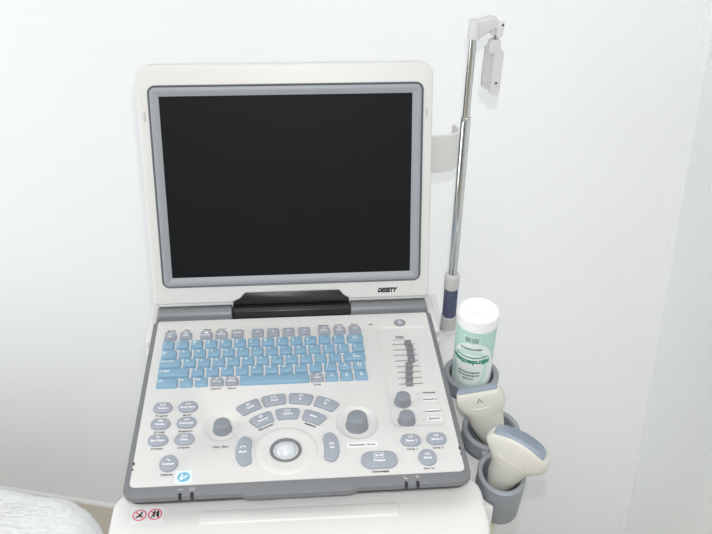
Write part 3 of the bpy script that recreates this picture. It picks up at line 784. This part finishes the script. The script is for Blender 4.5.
# the clip: raised right jaw, plain back plate, thin left jaw
CU = T(0.0026, 0, 0)
cl = ppart('clip_jaw', G().join(G().join(prism(rpoly([(0.0170, 0.3430), (0.0170, 0.3550), (0.0190, 0.3570), (0.0275, 0.3565), (0.0285, 0.3430)], .002, 4), -0.004, 0.0045, 0.0012, 2, .0012), YZ)
     .join(prism(rpoly([(0.0225, 0.2945), (0.0225, 0.3050), (0.0232, 0.3100), (0.0235, 0.3440), (0.0318, 0.3440), (0.0312, 0.2940)], .0016, 4), -0.0012, 0.0055, 0.0014, 2, .0014), YZ), CU), M_clip)
ppart('jaw_screw', G().join(lathe([(0.0, 0.0), (0.0014, 0.0), (0.0014, 0.0006), (0.0, 0.0006)], 16), CU @ T(0.0275, -0.0054, 0.3075) @ RX(PI / 2)), M_dark, cl)
ppart('clip_plate', G().join(G().join(prism(rpoly([(0.0172, 0.2985), (0.0168, 0.3460), (0.0240, 0.3460), (0.0240, 0.2985)], .0012, 4), -0.0048, -0.0006, 0.001, 2, .001), YZ), CU), M_clip)
ppart('clip_jaw', G().join(G().join(prism(rpoly([(0.0140, 0.3005), (0.0138, 0.3130), (0.0142, 0.3470), (0.0160, 0.3490), (0.0174, 0.3440), (0.0172, 0.3170), (0.0190, 0.3120), (0.0198, 0.3020)], .0010, 4), -0.0075, -0.0015, 0.0010, 2, .0010), YZ)
     .join(box(0.0145, 0.0240, -0.0002, 0.0032, 0.3050, 0.3110, .001, .001)).join(box(0.0150, 0.0205, -0.0002, 0.0032, 0.3430, 0.3480, .001, .001)), CU), M_clip)

# ------------------------------------------------------------------ upside-down wipes tub in the rear cup
BX, BY, BZ = 0.2200, -0.0855, -0.0758
tub = thing('wipes_tub', 'white cylindrical wipes tub with mint and green label standing in the rear cup', 'tub', DEV @ T(BX, BY, BZ))
BR = 0.0242; BHT = 0.0712 - BZ
ppts = [(0.0175, 0.0), (0.0215, 0.0015), (0.0228, 0.004), (BR, 0.010), (BR, 0.1270), (BR + .0004, 0.1275), (BR + .0006, 0.1400), (BR + .0012, 0.1404), (BR + .0011, 0.1418), (BR - .0008, 0.1452), (BR - .0046, BHT - .0002), (BR - .0058, BHT),
        (BR - .0066, BHT - .0006), (BR - .0074, BHT - .0009), (0.001, BHT - .0009)]
part('tub_body', lathe(ppts[:5] + [(BR - .0006, 0.1272)], 64), M_tub, tub)
part('tub_cap', lathe([(BR - .0004, 0.1268)] + ppts[5:], 64), M_tub, tub)
BRG = math.radians(-15.7 - 90 - 8)           # side of the tub that faces the room
def wrap(g, dr=0.0):
    out = G(); out.f = g.f
    R_ = BR + 0.00012 + dr
    out.v = [(R_ * math.cos(BRG + x / BR), R_ * math.sin(BRG + x / BR), y + BZ * -1) for x, y, _ in g.v]
    return out
def gridpatch(x0, x1, f0, f1, nx=40, ny=8):
    g = G(); v = []; f = []
    for i in range(nx + 1):
        x = x0 + (x1 - x0) * i / nx; a_, b_ = f0(x), f1(x)
        for j in range(ny + 1): v.append((x, a_ + (b_ - a_) * j / ny, 0))
    for i in range(nx):
        for j in range(ny):
            q = i * (ny + 1) + j; f.append((q, q + ny + 1, q + ny + 2, q + 1))
    return g.add(v, f)
k0 = lambda c: (lambda x: c)
# y of the label is measured in the console frame's height above the panel
lab = part('tub_label', wrap(gridpatch(-0.070, 0.070, k0(-0.058), k0(0.0505), 96, 2), 0.0), M_label, tub)
part('mint_band', wrap(gridpatch(-0.034, 0.038, lambda x: 0.0340 - 0.0165 * (abs(x - .002) / 0.024) ** 2.6 if abs(x) < .034 else .0, k0(0.0500), 60, 3), 0.0001), M_mint, lab)
part('label_roundel', wrap(gridpatch(-0.0235, 0.0235, lambda x: -0.013 - 0.027 * math.sqrt(max(0, 1 - (x / .0236) ** 2)), lambda x: 0.006 + 0.0165 * math.sqrt(max(0, 1 - (x / .0236) ** 2)), 48, 6), 0.0001), M_mintl, lab)
part('label_inner_roundel', wrap(gridpatch(-0.0170, 0.0170, lambda x: -0.013 - 0.018 * math.sqrt(max(0, 1 - (x / .0171) ** 2)), lambda x: 0.006 + 0.0115 * math.sqrt(max(0, 1 - (x / .0171) ** 2)), 40, 6), 0.0002), M_label, lab)
smile = lambda x: 0.0122 + 0.0018 * (abs(x - .0015) / 0.021) ** 2
part('green_swoosh', wrap(gridpatch(-0.0205, 0.0230, lambda x: smile(x) - .0007, lambda x: smile(x) + .0010 * (1 - .5 * abs(x) / .023), 40, 2), 0.0003), M_green, lab)
def arc_text(s, size, y0, curve, flip, bold, xsq=1.0, dr=0.0003, m=M_green, name='brand_lettering', tall=1.0):
    g = text(s, size, 0, bold, xsq)
    if flip: g.v = [(-x, -y, z) for x, y, z in g.v]
    g.v = [(x, y * tall + y0 + curve * (x / 0.021) ** 2, 0) for x, y, z in g.v]
    return part(name, wrap(g, dr), m, lab)
arc_text('Mikrobactissue', 0.0090, 0.0048, 0.0014, True, 0.0005, 0.90, tall=1.05)
arc_text('GEBRAUCHSFERTIG', 0.0034, 0.0250, 0.0010, True, 0.0002, 0.9, m=M_teal_ink, name='small_lettering')
for k, s in enumerate(('DESINFEKTIONSTUCHER', 'FUR MEDIZINPRODUKTE', '80 TUCHER')):
    arc_text(s, 0.0030, -0.0112 - k * 0.0048, 0.0012, True, 0.0002, 0.82, m=M_teal_ink, name='small_lettering')
bc = G(); x = -0.0085
while x < 0.0085:
    w = random.choice((.0005, .0008, .0012)); bc.join(gridpatch(x, x + w, k0(0.0350), k0(0.0425), 2, 1)); x += w + random.choice((.0005, .0009))
part('barcode', wrap(bc, 0.0003), M_teal_ink, lab)
bcb = part('barcode_panel', wrap(gridpatch(-0.0105, 0.0105, k0(0.0335), k0(0.0440), 16, 1), 0.0002), M_mintl, lab)

# ------------------------------------------------------------------ probes
def frame(tip, axis, xdir):
    a = Vector(axis).normalized(); x = Vector(xdir); x = (x - a * x.dot(a)).normalized(); z = x.cross(a)
    return DEV @ Matrix(((x.x, a.x, z.x, tip[0]), (x.y, a.y, z.y, tip[1]), (x.z, a.z, z.z, tip[2]), (0, 0, 0, 1)))
def superloft(sections, n=48, bend=None, cap0=True, cap1=True):
    """sections: (distance below the tip, half width, half thickness, exponent)"""
    rings = []
    for d, a_, b_, e in sections:
        r = []
        for i in range(n):
            t_ = 2 * PI * i / n; c, s = math.cos(t_), math.sin(t_)
            x = a_ * math.copysign(abs(c) ** (2 / e), c); z = b_ * math.copysign(abs(s) ** (2 / e), s)
            r.append((x, -d - (bend(x, d) if bend else 0), -z))
        rings.append(r)
    return rings_loft(rings, cap0, cap1)
# linear probe, middle cup
lp = thing('linear_probe', 'cream flat-headed ultrasound probe with grey tip leaning in the middle cup', 'ultrasound probe', frame((0.2032, -0.1768, 0.028), (-0.301, 0.160, 0.940), (0.928, -0.178, 0.327)))
sec = [(0.0040, 0.0222, 0.0050, 5), (0.0046, 0.0238, 0.0064, 5), (0.007, 0.0252, 0.0078, 4.5), (0.012, 0.0268, 0.0092, 4), (0.019, 0.0277, 0.0104, 3.6), (0.0245, 0.0273, 0.0112, 3.2), (0.0280, 0.0258, 0.0118, 2.9), (0.0310, 0.0234, 0.0120, 2.7),
       (0.034, 0.0218, 0.0122, 2.5), (0.041, 0.0206, 0.0124, 2.4), (0.051, 0.0192, 0.0124, 2.3), (0.062, 0.0168, 0.0120, 2.2), (0.074, 0.0128, 0.0108, 2.1), (0.086, 0.0092, 0.0088, 2), (0.092, 0.006, 0.006, 2)]
part('probe_body', superloft(sec), M_probe, lp, angle=60)
part('probe_lens', superloft([(0.0006, 0.0210, 0.0032, 6), (0.0010, 0.0218, 0.0040, 6), (0.002, 0.0224, 0.0044, 6), (0.0042, 0.0226, 0.0048, 6), (0.0048, 0.0226, 0.0048, 6)]), M_lens, lp, angle=50)
part('seam_line', prism(rrect(0.020, 0.0007, .0003, 2, -0.001, -0.0225), 0.0100, 0.0116, .0003, 2), M_seam, lp)
mk = G().join(stroke([(-0.0028, -0.0154), (0.0, -0.0106), (0.0028, -0.0154)], 0.0012))
mk.v = [(x, y, 0.0090 + (-y - .0108) * 0.18) for x, y, z in mk.v]
part('orientation_mark', mk, M_ink, lp)
# convex probe, front cup
cp = thing('convex_probe', 'large cream ultrasound probe with curved grey tip in the front cup', 'ultrasound probe', frame((0.2383, -0.2592, 0.028), (0.245, -0.094, 0.964), (0.803, -0.537, -0.257)))
def bend(x, d): return max(0.0, 1 - max(d - .004, 0) / 0.040) ** 1.3 * (0.0098 * (x / 0.0325) ** 2)
sec = [(0.0012, 0.0318, 0.0085, 4), (0.0020, 0.0330, 0.0103, 4), (0.0050, 0.0347, 0.0118, 3.4), (0.0100, 0.0360, 0.0130, 3.0), (0.0160, 0.0362, 0.0139, 2.8), (0.0220, 0.0347, 0.0144, 2.6), (0.0280, 0.0318, 0.0146, 2.5), (0.0340, 0.0276, 0.0146, 2.4),
       (0.0400, 0.0232, 0.0145, 2.3), (0.0460, 0.0206, 0.0143, 2.2), (0.0540, 0.0190, 0.0142, 2.2), (0.0640, 0.0176, 0.0138, 2.1), (0.0760, 0.0140, 0.0124, 2), (0.0860, 0.0115, 0.0106, 2), (0.0930, 0.0080, 0.0080, 2), (0.097, 0.0050, 0.0050, 2)]
part('probe_body', superloft(sec, 64, bend), M_probe, cp, angle=60)
lz = superloft([(-0.0012, 0.0272, 0.0062, 6), (-0.0006, 0.0284, 0.0078, 6), (0.0008, 0.0292, 0.0090, 6), (0.0035, 0.0296, 0.0096, 6)], 64, lambda x, d: bend(x - 0.0022, d))
lz.v = [(x - 0.0022, y, z) for x, y, z in lz.v]
part('probe_lens', lz, M_lens, cp, angle=50)
part('seam_line', prism(rrect(0.030, 0.0006, .0003, 2, -0.002, -0.0275), 0.0140, 0.0149, .0003, 2), M_seam, cp)
# cables drop through the cups and loop under the trolley
for root, tip, ax, d0, end in ((lp, (0.2032, -0.1768, 0.028), (-0.301, 0.160, 0.940), 0.089, (0.2245, -0.184, -0.10)), (cp, (0.2383, -0.2592, 0.028), (0.245, -0.094, 0.964), 0.094, (0.2215, -0.252, -0.10))):
    a = Vector(ax).normalized(); p0 = Vector(tip) - a * d0
    inv_ = (DEV.inverted() @ root.matrix_world).inverted()
    pts = [p0 + a * .004, p0 - a * 0.006, Vector((end[0], end[1], -0.078)), Vector(end), Vector((end[0] - .012, end[1] + .01, -0.20)), Vector((0.14, end[1] + .05, -0.30 + (end[0] - .2215) * 8)), Vector((0.092, end[1] + 0.11, -0.27 + (end[0] - .2215) * 8))]
    path = [inv_ @ p for p in bez(pts, 8)]
    part('cable', tube(path, 0.0034, 12), M_cable, root)
